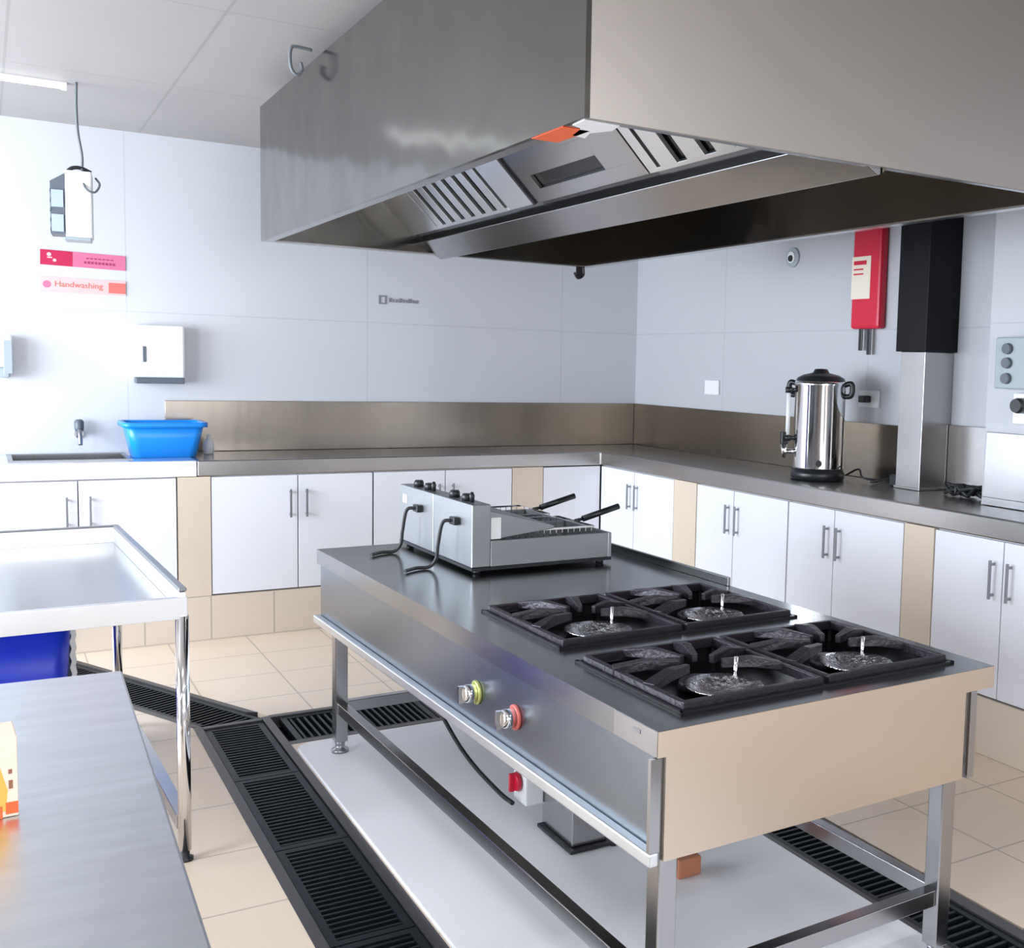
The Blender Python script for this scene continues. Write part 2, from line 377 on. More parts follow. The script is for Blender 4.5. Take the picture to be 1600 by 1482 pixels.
# blue tub
def tub(name,label,cat,mat_,loc,L_,Wd,H,taper,t=.006,lip=.014,rz=0):
    th=thing(name,label,cat,loc,rz)
    def ring(l,w_,z,n=6,r=.04):
        out=[]
        for cx_,cy_,a0 in ((l-r,w_-r,0),(-l+r,w_-r,PI/2),(-l+r,-w_+r,PI),(l-r,-w_+r,1.5*PI)):
            for k in range(n+1):
                a=a0+PI/2*k/n; out.append(Vector((cx_+r*math.cos(a),cy_+r*math.sin(a),z)))
        return out
    l0,w0=L_/2*taper,Wd/2*taper; l1,w1=L_/2,Wd/2
    MB().loft([ring(l0,w0,0),ring(l0+(l1-l0)*.5,w0+(w1-w0)*.5,H*.5),ring(l1,w1,H),ring(l1-t,w1-t,H),ring(l0-t,w0-t,t)],True).build('tub_body',mat_,th)
    MB().loft([ring(l1+.001,w1+.001,H-.022),ring(l1+lip,w1+lip,H-.020),ring(l1+lip,w1+lip,H+.003),ring(l1-t,w1-t,H+.003),ring(l1-t-.001,w1-t-.001,H-.01)],False).build('rolled_rim',mat_,th)
    return th
tub('plastic_tub','bright blue rectangular plastic tub on the sink counter','tub','blue_tub',(.758,6.02,.901),.36,.26,.172,.80)
tag(MB().lathe([(.022,0),(.027,.004),(.026,.055),(.017,.075),(.010,.082),(.010,.10)],(0,0,0),16).build('soap_bottle','white_plastic',loc=(.985,6.10,.901)),'small white bottle on the counter right of the blue tub','bottle')

# ---------------------------------------------------------------- cabinets
GC='white two-door cabinets under the worktop'
def cabinet(w_,label,loc,rz,split=None,hdist=.040):
    t=thing('base_cabinet',label,'cabinet',loc,rz,GC)
    s_=split if split is not None else w_/2
    H=ZB-ZK-.004
    m=MB().box(.002,.020,0,.016,.48,H).box(w_-.016,.020,0,w_-.002,.48,H).box(.016,.02,0,w_-.016,.48,.016).box(.016,.46,.016,w_-.016,.48,H)
    m.box(.016,.02,H-.016,w_-.016,.06,H)
    m.build('carcass','carcass',t)
    for x0,x1,hx in ((.003,s_-.0025,s_-hdist),(s_+.0025,w_-.003,s_+hdist)):
        d=MB().box(x0,0,.004,x1,.018,H-.004).build('cabinet_door','white_door',t,bevel=.0015)
        hz=H-.075
        MB().box(hx-.005,-.028,hz-.145,hx+.005,-.020,hz).box(hx-.004,-.020,hz-.135,hx+.004,-.0003,hz-.125).box(hx-.004,-.020,hz-.02,hx+.004,-.0003,hz-.01).build('handle','handle',d,bevel=.001)
    return t
zk=ZK+.002
cabinet(.84,'white two-door cabinet under the sink counter, left of the first beige tile pier',(-.060,BF,zk),0,.419,.048)
cabinet(.84,'white two-door cabinet further left of the sink cabinet',(-.905,BF,zk),0)
cabinet(.805,'white two-door cabinet on the back wall right of the first beige tile pier',(.934,BF,zk),0,.417)
cabinet(.800,'white two-door cabinet on the back wall behind the fryer',(1.743,BF,zk),0)
t=thing('filler_cabinet','narrow white corner panel cabinet at the right end of the back wall','cabinet',(2.738,BF,zk))
MB().box(.002,0,.004,CF-2.738-.004,.018,ZB-ZK-.008).build('cabinet_door','white_door',t,bevel=.0015)
cabinet(.820,'white two-door cabinet on the right wall nearest the room corner',(CF,BF-.008,zk),-PI/2,.395)
cabinet(.763,'white two-door cabinet on the right wall just right of the second tile pier',(CF,4.681,zk),-PI/2,.332)
cabinet(.750,'white two-door cabinet on the right wall below the column, left of the last tile pier',(CF,3.914,zk),-PI/2,.323)
cabinet(.740,'white two-door cabinet on the right wall at the right picture edge',(CF,2.995,zk),-PI/2,.343)

# ---------------------------------------------------------------- things on the right worktop and wall
u=thing('water_boiler','tall stainless steel water boiler urn with black lid and base on the worktop','water boiler',(3.37,4.02,.901))
MB().lathe([(.118,.0),(.128,.004),(.130,.030),(.122,.050)],(0,0,0),40).build('base_ring','black_plastic',u)
MB().lathe([(.120,.0505),(.121,.06),(.121,.44),(.125,.452),(.125,.462),(.119,.470)],(0,0,0),48).build('boiler_body','chrome',u)
MB().lathe([(.118,.4705),(.112,.485),(.085,.500),(.04,.510),(.03,.528),(.0,.530)],(0,0,0),40,caps=False).build('lid','black_plastic',u)
# side handles
for s_ in (-1,1):
    a=math.radians(-58 if s_<0 else 122)
    dx,dy=math.cos(a),math.sin(a)
    MB().tube(spline([(dx*.118,dy*.118,.455),(dx*.150,dy*.150,.462),(dx*.158,dy*.158,.435),(dx*.150,dy*.150,.405),(dx*.118,dy*.118,.40)]),.013,10).build('carry_handle','black_plastic',u)
# tap and sight glass face the room, left side in the picture
a=math.radians(146); dx,dy=math.cos(a),math.sin(a); px_,py_=-dy,dx
MB().tube([(dx*.12,dy*.12,.13),(dx*.165,dy*.165,.13)],.012,12).tube([(dx*.165,dy*.165,.165),(dx*.165,dy*.165,.10)],[.016,.010],12).build('spigot','chrome',u)
MB().box(dx*.165-.02,dy*.165-.010,.165,dx*.165+.02,dy*.165+.010,.225).build('tap_lever','black_plastic',u,bevel=.004)
MB().tube([(dx*.15,dy*.15,.185),(dx*.15,dy*.15,.43)],.010,12).build('sight_tube','white_plastic',u)
for z in (.195,.425):
    MB().tube([(dx*.118,dy*.118,z),(dx*.150,dy*.150,z)],.011,10).lathe([(.017,-.014),(.017,.014)],(dx*.15,dy*.15,z),12).build('sight_tube_bracket','black_plastic',u)
a=math.radians(232); dx,dy=math.cos(a),math.sin(a)
kn=MB(); kn.tube([(dx*.119,dy*.119,.085),(dx*.140,dy*.140,.085)],.015,14); kn.build('thermostat_knob','black_plastic',u)
cb=MB().tube(spline([(3.525,3.99,.918),(3.525,3.90,.955),(3.48,3.82,.925),(3.52,3.76,.912),(3.44,3.72,.915),(3.50,3.68,.93),(3.58,3.67,.93)]),.005,8)
tag(cb.build('power_cable','cable'),'black power cable on the worktop between the water boiler and the steel column','cable')
tag(MB().box(3.50,3.615,.902,3.60,3.665,.955).build('plug_adapter','black_plastic',bevel=.006),'black plug block on the worktop left of the steel column','plug')
# column with black top
cl=thing('duct_column','square steel column on the worktop with a black upper sleeve','column',(3.484,3.455,.901))
MB().box(0,0,0,.178,.150,.615).box(-.006,-.006,0,.178,.156,.012).build('steel_shaft','steel_counter',cl,bevel=.002)
MB().box(-.020,-.020,.6155,.178,.165,1.63).build('black_sleeve','black_gloss',cl,bevel=.003)
# fire blanket
fb=thing('fire_blanket','red fire blanket case with cream label on the wall above the water boiler','fire blanket',(XR-.001,4.00,1.63))
MB().box(-.05,-.098,0,0,.105,.505).build('case','red',fb,bevel=.014)
MB().box(-.0515,-.030,.145,-.0503,.104,.350).build('label_sheet','cream_paper',fb)
MB().box(-.0525,.0,.31,-.0517,.09,.33).box(-.0525,.02,.285,-.0517,.09,.292).box(-.0525,.02,.262,-.0517,.09,.269).build('label_print','red',fb)
for y,l_ in ((.045,.105),(-.015,.125)):
    MB().box(-.034,y-.014,-l_,-.026,y+.012,.02).build('pull_strap','black_plastic',fb,bevel=.003)
# round socket
rs=thing('round_wall_fitting','small round grey fitting with dark centre on the right wall under the hood','wall fitting',(XR-.001,4.633,2.02))
MB().lathe([(.052,-.012),(.052,0)],(0,0,0),28,'X').build('ring','grey_plastic',rs)
MB().lathe([(.030,-.020),(.030,-.0125)],(0,0,0),24,'X').build('centre','white_plastic',rs)
MB().lathe([(.015,-.028),(.018,-.0205)],(0,0,-.006),16,'X').build('dark_core','black_plastic',rs)
def socket(label,loc,plug=True):
    t=thing('wall_socket',label,'socket',loc)
    MB().box(-.012,-.073,-.043,0,.073,.043).build('face_plate','white_plastic',t,bevel=.003)
    if plug: MB().box(-.055,-.022,-.018,-.0125,.030,.016).build('plug','black_plastic',t,bevel=.006)
    return t
socket('white wall socket with a black plug above the worktop right of the boiler',(XR-.001,3.99,1.290))
socket('plain white wall socket on the right wall near the room corner',(XR-.001,5.36,1.305),False)
# switch gear on the pier
sg=thing('isolator_switch','grey switch box with dark buttons on the pier at the right picture edge','switch box',(3.399,2.845,1.47))
MB().box(-.055,-.095,-.10,0,.095,.10).build('housing','grey_plastic',sg,bevel=.006)
for z in (.055,.0,-.06):
    MB().lathe([(.020,-.072),(.022,-.0555)],(0,.03,z),18,'X').build('button','dark_grey_plastic',sg)
sg=thing('plugged_socket','small white socket with a round black plug on the pier under the switch box','socket',(3.399,2.80,1.295))
MB().box(-.03,-.06,-.06,0,.06,.06).build('face_plate','white_plastic',sg,bevel=.004)
MB().lathe([(.026,-.075),(.030,-.06),(.030,-.0305)],(0,.012,.012),18,'X').build('plug','black_plastic',sg)
# cable heap
ch=MB(); 
pts=[]
for i in range(46):
    a=i*.62; r_=.035+.028*math.sin(i*1.7)
    pts.append((3.50+.55*r_*math.cos(a)+.02*math.sin(i*.4),3.21+1.7*r_*math.sin(a),.912+.012*(i%4)))
ch.tube(spline(pts,5),.0085,8)
ch.tube(spline([(3.53,3.13,.93),(3.60,3.06,.98),(3.635,3.035,1.08),(3.64,3.03,1.17)]),.006,8)
tag(ch.build('power_cable','cable'),'tangled heap of black cable on the worktop right of the steel column','cable')

# ---------------------------------------------------------------- back wall things
def wall_sign(name,label,x0,x1,z0,z1,base,tilt=0):
    t=thing(name,label,'sign',(x0,YB-.001,z0)); return t
sg=thing('wall_sign','dark red and pink sign on the back wall under the hanging insect trap','sign',(.251,YB-.001,1.85))
sg.rotation_euler=(0,.018,0)
MB().box(0,-.004,-.010,.140,0,.064).build('dark_red_panel','crimson',sg)
MB().box(.1405,-.004,-.010,.376,0,.064).build('pink_panel','pink',sg)
m=MB().lathe([(.010,-.0052),(.010,-.0042)],(.038,0,.042),12,'Y').lathe([(.008,-.0052),(.008,-.0042)],(.062,0,.015),12,'Y').box(.030,-.0052,.024,.052,-.0042,.030)
m.build('white_symbol','pale_pink',sg)
m=MB()
for i in range(9): m.box(.19+i*.016,-.0052,.010,.19+i*.016+.011,-.0042,.022)
for i in range(7): m.box(.20+i*.018,-.0052,.034,.20+i*.018+.012,-.0042,.040)
m.build('lettering','dark_pink',sg)
sg=thing('wall_sign','pale pink sign with red lettering, lower of the two on the back wall','sign',(.249,YB-.001,1.708))
sg.rotation_euler=(0,.006,0)
MB().box(0,-.004,0,.378,0,.074).build('sign_board','pale_pink',sg)
MB().box(.30,-.0048,.010,.377,-.0042,.062).build('salmon_patch','salmon',sg)
text_mesh('lettering','Handwashing',.040,'salmon',sg,Matrix.Translation((.06,-.0045,.028))@Matrix.Rotation(PI/2,4,'X'))
m=MB().lathe([(.018,-.0050),(.018,-.0042)],(.028,0,.037),14,'Y').build('round_symbol','pink',sg)
sg=thing('wall_label','tiny grey lettered label with a square symbol on the back wall under the hood','label',(1.935,YB-.001,1.737))
m=MB().box(0,-.003,0,.045,0,.008).box(0,-.003,.042,.045,0,.050).box(0,-.003,.008,.010,0,.042).box(.036,-.003,.008,.045,0,.042)
m.build('square_symbol','grey_ink',sg)
m=MB(); x=.060
for wl_ in (.016,.010,.012,.018,.010,.006,.022,.010,.014):
    m.box(x,-.003,.014,x+wl_,0,.032+(.006 if wl_>.015 else 0)); x+=wl_+.007
m.build('lettering','grey_ink',sg)
# paper towel dispenser
pt=thing('towel_dispenser','white paper towel dispenser with dark slot on the wall above the blue tub','towel dispenser',(.655,YB-.001,1.262))
MB().box(0,-.10,.030,.235,0,.300).build('dispenser_case','white_plastic',pt,bevel=.012)
MB().box(.004,-.090,0,.231,0,.0295).build('paper_slot','dark_grey_plastic',pt,bevel=.003)
MB().box(.035,-.104,.11,.050,-.1003,.19).build('sight_window','dark_grey_plastic',pt,bevel=.002)
# soap dispenser at the left picture edge
sd=thing('soap_dispenser','grey and white wall soap dispenser at the left picture edge','soap dispenser',(.03,YB-.001,1.28))
MB().box(0,-.09,.05,.095,0,.205).build('tank','white_plastic',sd,bevel=.012)
MB().box(.055,-.096,.02,.092,-.0905,.18).build('front_grip','grey_plastic',sd,bevel=.002)
MB().box(.02,-.08,.0,.08,-.01,.0495).build('nozzle_block','grey_plastic',sd,bevel=.006)
# insect trap hanging from the ceiling
it=thing('insect_trap','white hanging insect trap with grilled dark side, hung from the ceiling','insect trap',(.338,5.30,1.88),math.radians(-6))
MB().box(-.028,-.06,.012,.072,.085,.285).build('trap_case','white_plastic',it,bevel=.006)
MB().box(-.034,-.05,.0,.066,.08,.0118).build('collection_tray','grey_plastic',it,bevel=.003)
MB().prism([(-.0285,-.058,.02),(-.0285,-.058,.27),(-.082,-.050,.235),(-.082,-.050,.02)],(0,.13,0)).build('side_guard','dark_grey_plastic',it)
m=MB()
for z in (.03,.07,.11,.15,.19): m.box(-.0845,-.054,z,-.0825,.084,z+.014)
for z in (.03,.13,): m.box(-.078,-.0615,z,-.034,-.0585,z+.07)
m.build('guard_grille','uv_tube',it)
MB().tube(spline([(-.02,.01,.288),(.0,.01,.304),(.03,.01,.306),(.068,.01,.29)]),.008,8).build('carry_bar','black_plastic',it)
MB().tube(spline([(.020,.0,.655),(.018,.0,.55),(.022,.0,.45),(.035,.0,.36),(.035,.0,.31)]),.0055,8).build('suspension_cable','grey_cable',it)
MB().tube(spline([(.035,-.01,.30),(.045,-.066,.22),(.080,-.068,.20),(.100,-.05,.235),(.085,-.02,.265)]),.0045,8).build('loose_cable','grey_cable',it)
# strip lights
def strip_light(name_loc,label,ln):
    t=thing('strip_light',label,'ceiling light',name_loc,0,'ceiling strip lights')
    MB().box(-ln,-.014,-.012,0,.014,-.0005).build('batten','white_plastic',t)
    MB().tube([(-ln+.02,0,-.020),(-.02,0,-.020)],.007,12).build('tube','tube_glow',t)
    MB().box(-.02,-.010,-.030,0,.010,-.0125).build('end_cap','white_plastic',t)
    MB().box(-ln,-.010,-.030,-ln+.02,.010,-.0125).build('end_cap','white_plastic',t)
    return t
l1=strip_light((.325,5.34,ZC),'bright strip light on the ceiling at the upper left picture edge',1.2)
for x,y in ((.6,.6),(.6,-1.2),(2.6,-.9)):  # unseen fixtures, added for fill
    copy_thing(l1,(x,y,ZC),0,'added ceiling strip light behind the camera, unseen, for fill')
for i,(x,y,p_) in enumerate(((0,.6,20),(0,-1.2,16),(2.0,-.9,20))):
    area('strip_fill_light',(x,y,ZC-.065),(0,0,0),1.1,.06,p_,(.97,.98,1))  # fill lamps added under the unseen fixtures
# hook on the hood edge
tag(MB().tube(spline([(1.000,4.02,2.492),(.95,4.02,2.495),(.930,4.02,2.488),(.926,4.02,2.45),(.932,4.02,2.415),(.950,4.02,2.40),(.966,4.02,2.42),(.962,4.02,2.445)]),.006,8).build('hanging_hook','grey_cable'),'bent metal hook sticking out from the hood top against the ceiling','hook')

# ---------------------------------------------------------------- extractor hood
hd=thing('extractor_hood','huge stainless steel extractor hood hanging over the cooking range','extractor hood',(1.002,1.939,1.90))
HX,HY,HZ=1.544,2.940,.555; t_=.012
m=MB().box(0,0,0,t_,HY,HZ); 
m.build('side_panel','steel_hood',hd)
MB().box(t_,0,0,HX-t_,t_,HZ).build('end_panel','steel_beige_reflection',hd)
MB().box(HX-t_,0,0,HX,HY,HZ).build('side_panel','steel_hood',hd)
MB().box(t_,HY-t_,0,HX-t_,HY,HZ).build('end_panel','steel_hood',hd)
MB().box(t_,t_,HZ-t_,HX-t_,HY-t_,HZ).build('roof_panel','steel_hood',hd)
m=MB(); e=.03
m.box(t_,t_,0,t_+e,HY-t_,.006).box(HX-t_-e,t_,0,HX-t_,HY-t_,.006).box(t_+e,t_,0,HX-t_-e,t_+e*.6,.006).box(t_+e,HY-t_-e,0,HX-t_-e,HY-t_,.006)
m.build('rim_channel','steel',hd)
# central V filter bank: local coordinates (x from the left panel, z from the rim)
def bank(P,Q,y0,y1,th=.014):   # plate between profile points P and Q
    P=Vector(P);Q=Vector(Q);d=(Q-P).normalized();nn=Vector((-d.y,d.x))*th
    return [(P.x,y0,P.y),(Q.x,y0,Q.y),(Q.x+nn.x,y0,Q.y+nn.y),(P.x+nn.x,y0,P.y+nn.y)],(0,y1-y0,0)
B0=(.655,.080); B1=(.335,.395)
def pt_(s_,o=0):
    d=Vector((B1[0]-B0[0],B1[1]-B0[1])); L_=d.length; d/=L_; n_=Vector((-d.y,d.x))   # n_ points down left
    return (B0[0]+d.x*s_+n_.x*o,B0[1]+d.y*s_+n_.y*o)
def slab(y0,y1,s0,s1,o0,o1):
    a=pt_(s0,o0);b=pt_(s1,o0);c=pt_(s1,o1);d=pt_(s0,o1)
    return [(a[0],y0,a[1]),(b[0],y0,b[1]),(c[0],y0,c[1]),(d[0],y0,d[1])],(0,y1-y0,0)
LB=.449
def L2(y): return y-1.939
# n_ sign: positive offset is towards the room (down left)
def baffle(name,y0,y1,slats,sw=.045,label=None):
    f=MB(); f.prism(*slab(y0,y1,.0,LB,-.012,-.002)); fo=f.build('baffle_filter','black_pan',hd)
    return fo
plates=[(L2(4.86),L2(4.52)),(L2(3.80),L2(3.56))]
bk=MB(); bk.prism(*slab(.015,HY-.015,0,LB,-.030,-.016)); bk.build('filter_housing','black_pan',hd)
for y0,y1 in ((L2(4.87),L2(3.57)),(L2(2.78),.03)):
    f=MB()
    if y0>y1: y0,y1=y1,y0
    if y1>2:   # far filter
        f.prism(*slab(y1-.33,y1,0,LB,-.014,0)); f.prism(*slab(y0,y0+.22,0,LB,-.014,0))
        n=7; a=y0+.22; b=y1-.33
    else:
        f.prism(*slab(y1-.05,y1,0,LB,-.014,0)); f.prism(*slab(y0,y0+.06,0,LB,-.014,0)); n=5; a=y0+.06; b=y1-.05
    for k in range(n):
        c=a+(k+.5)*(b-a)/n; h=(b-a)/n*.30
        f.prism(*slab(c-h,c+h,.012,LB,-.010,.004))
    f.prism(*slab(a,b,0,.014,-.012,.002))
    f.build('baffle_filter','steel_bright',hd,bevel=.001)
# lamp panel with a dark slot
a,b=L2(2.79),L2(3.56)
m=MB(); m.prism(*slab(a,b,0,.05,-.014,0)).prism(*slab(a,b,.17,LB,-.014,0)).prism(*slab(a,a+.20,.05,.17,-.014,0)).prism(*slab(b-.10,b,.05,.17,-.014,0)).prism(*slab(a+.20,b-.10,.105,.17,-.014,0))
m.build('slot_panel','steel',hd,bevel=.001)
m=MB(); m.prism(*slab(b-.004,b+.012,0,LB,0,.008)); m.build('filter_seam','iron',hd)
# trough and right half
MB().prism([(.672,.015,.045),(.672,.015,.105),(.795,.015,.0),(.795,.015,-.014),(.785,.015,-.018)],(0,HY-.03,0)).build('grease_trough','steel',hd,bevel=.002)
MB().prism([(.800,.015,-.012),(.800,.015,.012),(1.15,.015,.395),(1.165,.015,.385)],(0,HY-.03,0)).build('filter_housing','steel_splash',hd)
m=MB().box(.335,.015,.39,1.165,HY-.015,.40); m.build('plenum_top','steel_splash',hd)
# stickers on the rim by the near corner
MB().box(.003,.10,-.0015,.065,.25,-.0003).build('orange_sticker','orange',hd)
MB().prism([(.008,.015,-.0015),(.09,.02,-.0015),(.10,.07,-.0015),(.075,.12,-.0015),(.09,.17,-.0015),(.055,.16,-.0015),(.04,.09,-.0015),(.012,.075,-.0015)],(0,0,.0012)).build('white_sticker','white_paper',hd)
MB().box(HX-.05,HY+.002,-.045,HX-.015,HY+.012,.12).tube(spline([(HX-.03,HY-.03,.0),(HX-.03,HY-.03,-.04),(HX-.06,HY-.03,-.055),(HX-.08,HY-.03,-.03)]),.006,8).build('corner_bracket','iron',hd)
for x,y in ((.12,.12),(HX-.12,.12),(.12,HY-.12),(HX-.12,HY-.12)):
    MB().tube([(x,y,HZ),(x,y,ZC-1.90-.001)],.006,8).build('suspension_rod','steel',hd)

# ---------------------------------------------------------------- cooking range (local frame: x across, y away, z up)
RA=.0264
rg=thing('cooking_range','large stainless steel four-burner cooking range table in the middle of the room','cooking range',(1.0577,1.6968,.0125),RA)
TZ=.730-.0125; LX,LY=.955,2.262
ZL=TZ-.052; ZS=.455
# top with two wells
wells=[(.092,.060,.885,.500),(.112,.610,.862,1.075)]
m=MB(); zt0=TZ-.004
def rects(m):
    x0=min(w_[0] for w_ in wells)
    m.box(0,0,ZL,LX,.060,TZ); m.box(0,.500,ZL,LX,.610,TZ); m.box(0,1.075,ZL,LX,LY,TZ)
    for w_ in wells:
        m.box(0,w_[1],ZL,w_[0],w_[3],TZ); m.box(w_[2],w_[1],ZL,LX,w_[3],TZ)
rects(m); 
bmesh.ops.remove_doubles(m.bm,verts=m.bm.verts,dist=1e-5)
m.build('range_top','steel_top',rg)
MB().box(LX-.012,1.05,TZ,LX,LY,TZ+.028).build('rear_upstand','steel_top',rg,bevel=.002)
MB().box(-.0015,.0,ZL+.001,-.0002,.160,TZ-.001).build('corner_plate','steel',rg)
MB().box(-.0025,.06,TZ-.022,-.0016,.085,TZ-.014).build('corner_plate_slot','handle',rg)
# skirts
MB().box(.0,-.0018,ZL+.0005,LX,-.0003,TZ-.0005).build('end_lip_tint','steel_floor_reflection',rg)  # thin added sheet carrying the painted warm reflection across the lip's end
MB().box(.010,.012,ZS,.022,LY-.012,ZL-.001).build('control_panel','steel_blue_reflection',rg)
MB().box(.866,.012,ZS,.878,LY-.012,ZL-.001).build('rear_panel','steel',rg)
MB().box(.0225,.004,ZS,.8655,.014,ZL-.001).build('end_panel','steel_floor_reflection',rg)
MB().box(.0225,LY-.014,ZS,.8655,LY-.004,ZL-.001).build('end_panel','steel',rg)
MB().box(-.014,.0,ZS-.004,.0095,LY,ZS+.024).build('panel_rail','steel_bright',rg,bevel=.004)
MB().box(-.014,.0,ZS+.0245,.0095,.010,ZL-.001).build('panel_flange','steel',rg)
MB().box(.8785,.0,ZS,.900,.012,ZL-.001).build('panel_flange','steel',rg)
MB().box(.8785,.0125,ZS+.03,.900,LY,ZS+.05).build('rear_rail','steel',rg)
# legs
for lx,ly in ((.022,.018),(.818,.018),(.022,LY-.150),(.818,LY-.150)):
    lg=MB().box(lx,ly,.040,lx+.044,ly+.044,ZL-.002).build('leg','steel',rg,bevel=.003)
    MB().lathe([(.030,0),(.030,.010),(.017,.014),(.017,.030),(.021,.0395)],(lx+.022,ly+.022,0),16).build('foot','handle',lg)
zs0,zs1=.145,.185
MB().box(.028,.0625,zs0,.060,LY-.151,zs1).build('stretcher','steel',rg,bevel=.002)
MB().box(.824,.0625,zs0,.856,LY-.151,zs1).build('stretcher','steel',rg,bevel=.002)
MB().box(.0665,.024,zs0,.8175,.056,zs1).build('stretcher','steel',rg,bevel=.002)
MB().box(.0665,LY-.144,zs0,.8175,LY-.112,zs1).build('stretcher','steel',rg,bevel=.002)
# knobs
for y,z,mt in ((.86,.563,'yellow_ring'),(.633,.563,'red_ring')):
    k_=MB().lathe([(.027,.002),(.031,.005),(.031,.0095)],(0,y,z),24,'X').build('knob_bezel',mt,rg)
    MB().lathe([(.018,-.028),(.023,-.022),(.024,.0015)],(0,y,z),20,'X').box(-.042,y-.005,z-.022,-.0285,y+.005,z+.022).build('knob_grip','chrome',k_)
# burners
for wi,w_ in enumerate(wells):
    x0,y0,x1,y1=w_
    m=MB().box(x0+.001,y0+.001,TZ-.045,x1-.001,y1-.001,TZ-.040)
    for (a,b,c,d) in ((x0,y0,x0+.010,y1),(x1-.010,y0,x1,y1),(x0,y0,x1,y0+.010),(x0,y1-.010,x1,y1)): m.box(a+.001 if a==x0 else a-.001,b+.001 if b==y0 else b-.001,TZ-.040,c-.001,d-.001,TZ+.006)
    m.build('spill_pan','black_pan',rg)
    xm=(x0+x1)/2
    for cx_ in ((x0+xm)/2+.004,(x1+xm)/2-.004):
        cyy=(y0+y1)/2; hw=(x1-x0)/4-.012; hh=(y1-y0)/2-.014
        # grate: frame and six sloping arms around an open centre
        gm=MB(); zt=TZ+.020; br=.013
        gm.box(cx_-hw,cyy-hh,zt-.022,cx_+hw,cyy-hh+br,zt).box(cx_-hw,cyy+hh-br,zt-.022,cx_+hw,cyy+hh,zt)
        gm.box(cx_-hw,cyy-hh+br,zt-.022,cx_-hw+br,cyy+hh-br,zt).box(cx_+hw-br,cyy-hh+br,zt-.022,cx_+hw,cyy+hh-br,zt)
        for k in range(6):
            a=math.radians((-20,25,70,110,155,200)[k]); dx,dy=math.cos(a),math.sin(a)
            ro=min((hw-.006)/abs(dx),(hh-.006)/abs(dy)); ri=.050
            pp=(-dy,dx)
            def q(r_,s_,z): return Vector((cx_+dx*r_+pp[0]*s_,cyy+dy*r_+pp[1]*s_,z))
            wo,wi_=.016,.007
            gm.loft([[q(ro,-wo,zt-.016),q(ro,wo,zt-.016),q(ro,wo,zt+.002),q(ro,-wo,zt+.002)],
                     [q(ro*.62,-wo*.9,zt-.006),q(ro*.62,wo*.9,zt-.006),q(ro*.62,wo*.7,zt+.018),q(ro*.62,-wo*.7,zt+.018)],
                     [q(ri,-wi_,zt-.006),q(ri,wi_,zt-.006),q(ri,wi_,zt+.014),q(ri,-wi_,zt+.014)]],True,False)
        for sx_ in (-1,1):
            for sy_ in (-1,1): gm.box(cx_+sx_*hw-.01*(sx_>0),cyy+sy_*hh-.01*(sy_>0),TZ-.0395,cx_+sx_*hw+.01*(sx_<0),cyy+sy_*hh+.01*(sy_<0),zt-.022)
        gm.build('pan_support','iron',rg,bevel=.002)
        bn=MB().lathe([(.0,TZ-.008),(.035,TZ-.008),(.048,TZ-.016),(.050,TZ-.030),(.030,TZ-.038)],(cx_,cyy,0),28,caps=False).build('burner_head','iron',rg)
        MB().lathe([(.0,TZ-.012),(.045,TZ-.010),(.066,TZ+.002),(.086,TZ+.006),(.088,TZ+.003),(.068,TZ-.004),(.046,TZ-.016),(.0,TZ-.018)],(cx_-.01,cyy-.105,0),28,caps=False).build('drip_tray','foil',bn)
        MB().tube([(cx_+.062,cyy-.05,TZ-.036),(cx_+.062,cyy-.05,TZ+.044)],.0045,8).build('pilot_tube','chrome',bn)
# gas pipe / cables under the range
cable=MB().tube(spline([(.235,1.86,.43),(.25,1.78,.28),(.27,1.66,.175),(.275,1.50,.12),(.28,1.30,.09),(.285,1.215,.085)]),.007,8)
cable.build('supply_cable','cable',rg)
# pedestal with isolator
pd=thing('service_pedestal','small grey steel pedestal box on a black foot plate under the range','pedestal',(1.40,2.70,.013))
MB().box(.0,.0,.012,.115,.200,.445).build('pedestal_box','steel',pd,bevel=.003)
MB().box(-.014,-.020,.002,.135,.205,.0115).lathe([(.014,0),(.014,.012)],(.128,-.012,0),12).build('foot_plate','black_plastic',pd)
iz=thing('isolator_box','white isolator box with a red rotary switch fixed to the grey pedestal','switch',(1.399,2.925,.150))
MB().box(-.06,-.035,-.060,-.0005,.055,.050).build('housing','white_plastic',iz,bevel=.005)
MB().lathe([(.026,-.012),(.030,.0)],(-.066,.012,.005),20,'X').box(-.092,.006,-.022,-.078,.018,.032).build('rotary_switch','red',iz)
tag(MB().box(0,0,0,.075,.055,.055).build('small_block','orange_brown',bevel=.005,loc=(1.575,2.40,.013)),'small orange-brown block on the white floor panel under the range','block')

# ---------------------------------------------------------------- fryer on the range
def L2W(x,y,z): 
    c,s=math.cos(RA),math.sin(RA); return (1.0577+c*x-s*y,1.6968+s*x+c*y,z)
fy=thing('deep_fryer','double tank electric steel deep fryer standing on the far end of the range','deep fryer',L2W(.295,1.560,.731),RA)
FW,FL=.520,.670
m=MB().box(.0,.0,.012,FW,FL,.022); 
for x in (.03,FW-.03):
    for y in (.03,FL-.03): m.lathe([(.014,0),(.014,.012)],(x,y,0),10)
m.build('base_feet','black_plastic',fy)
m=MB()
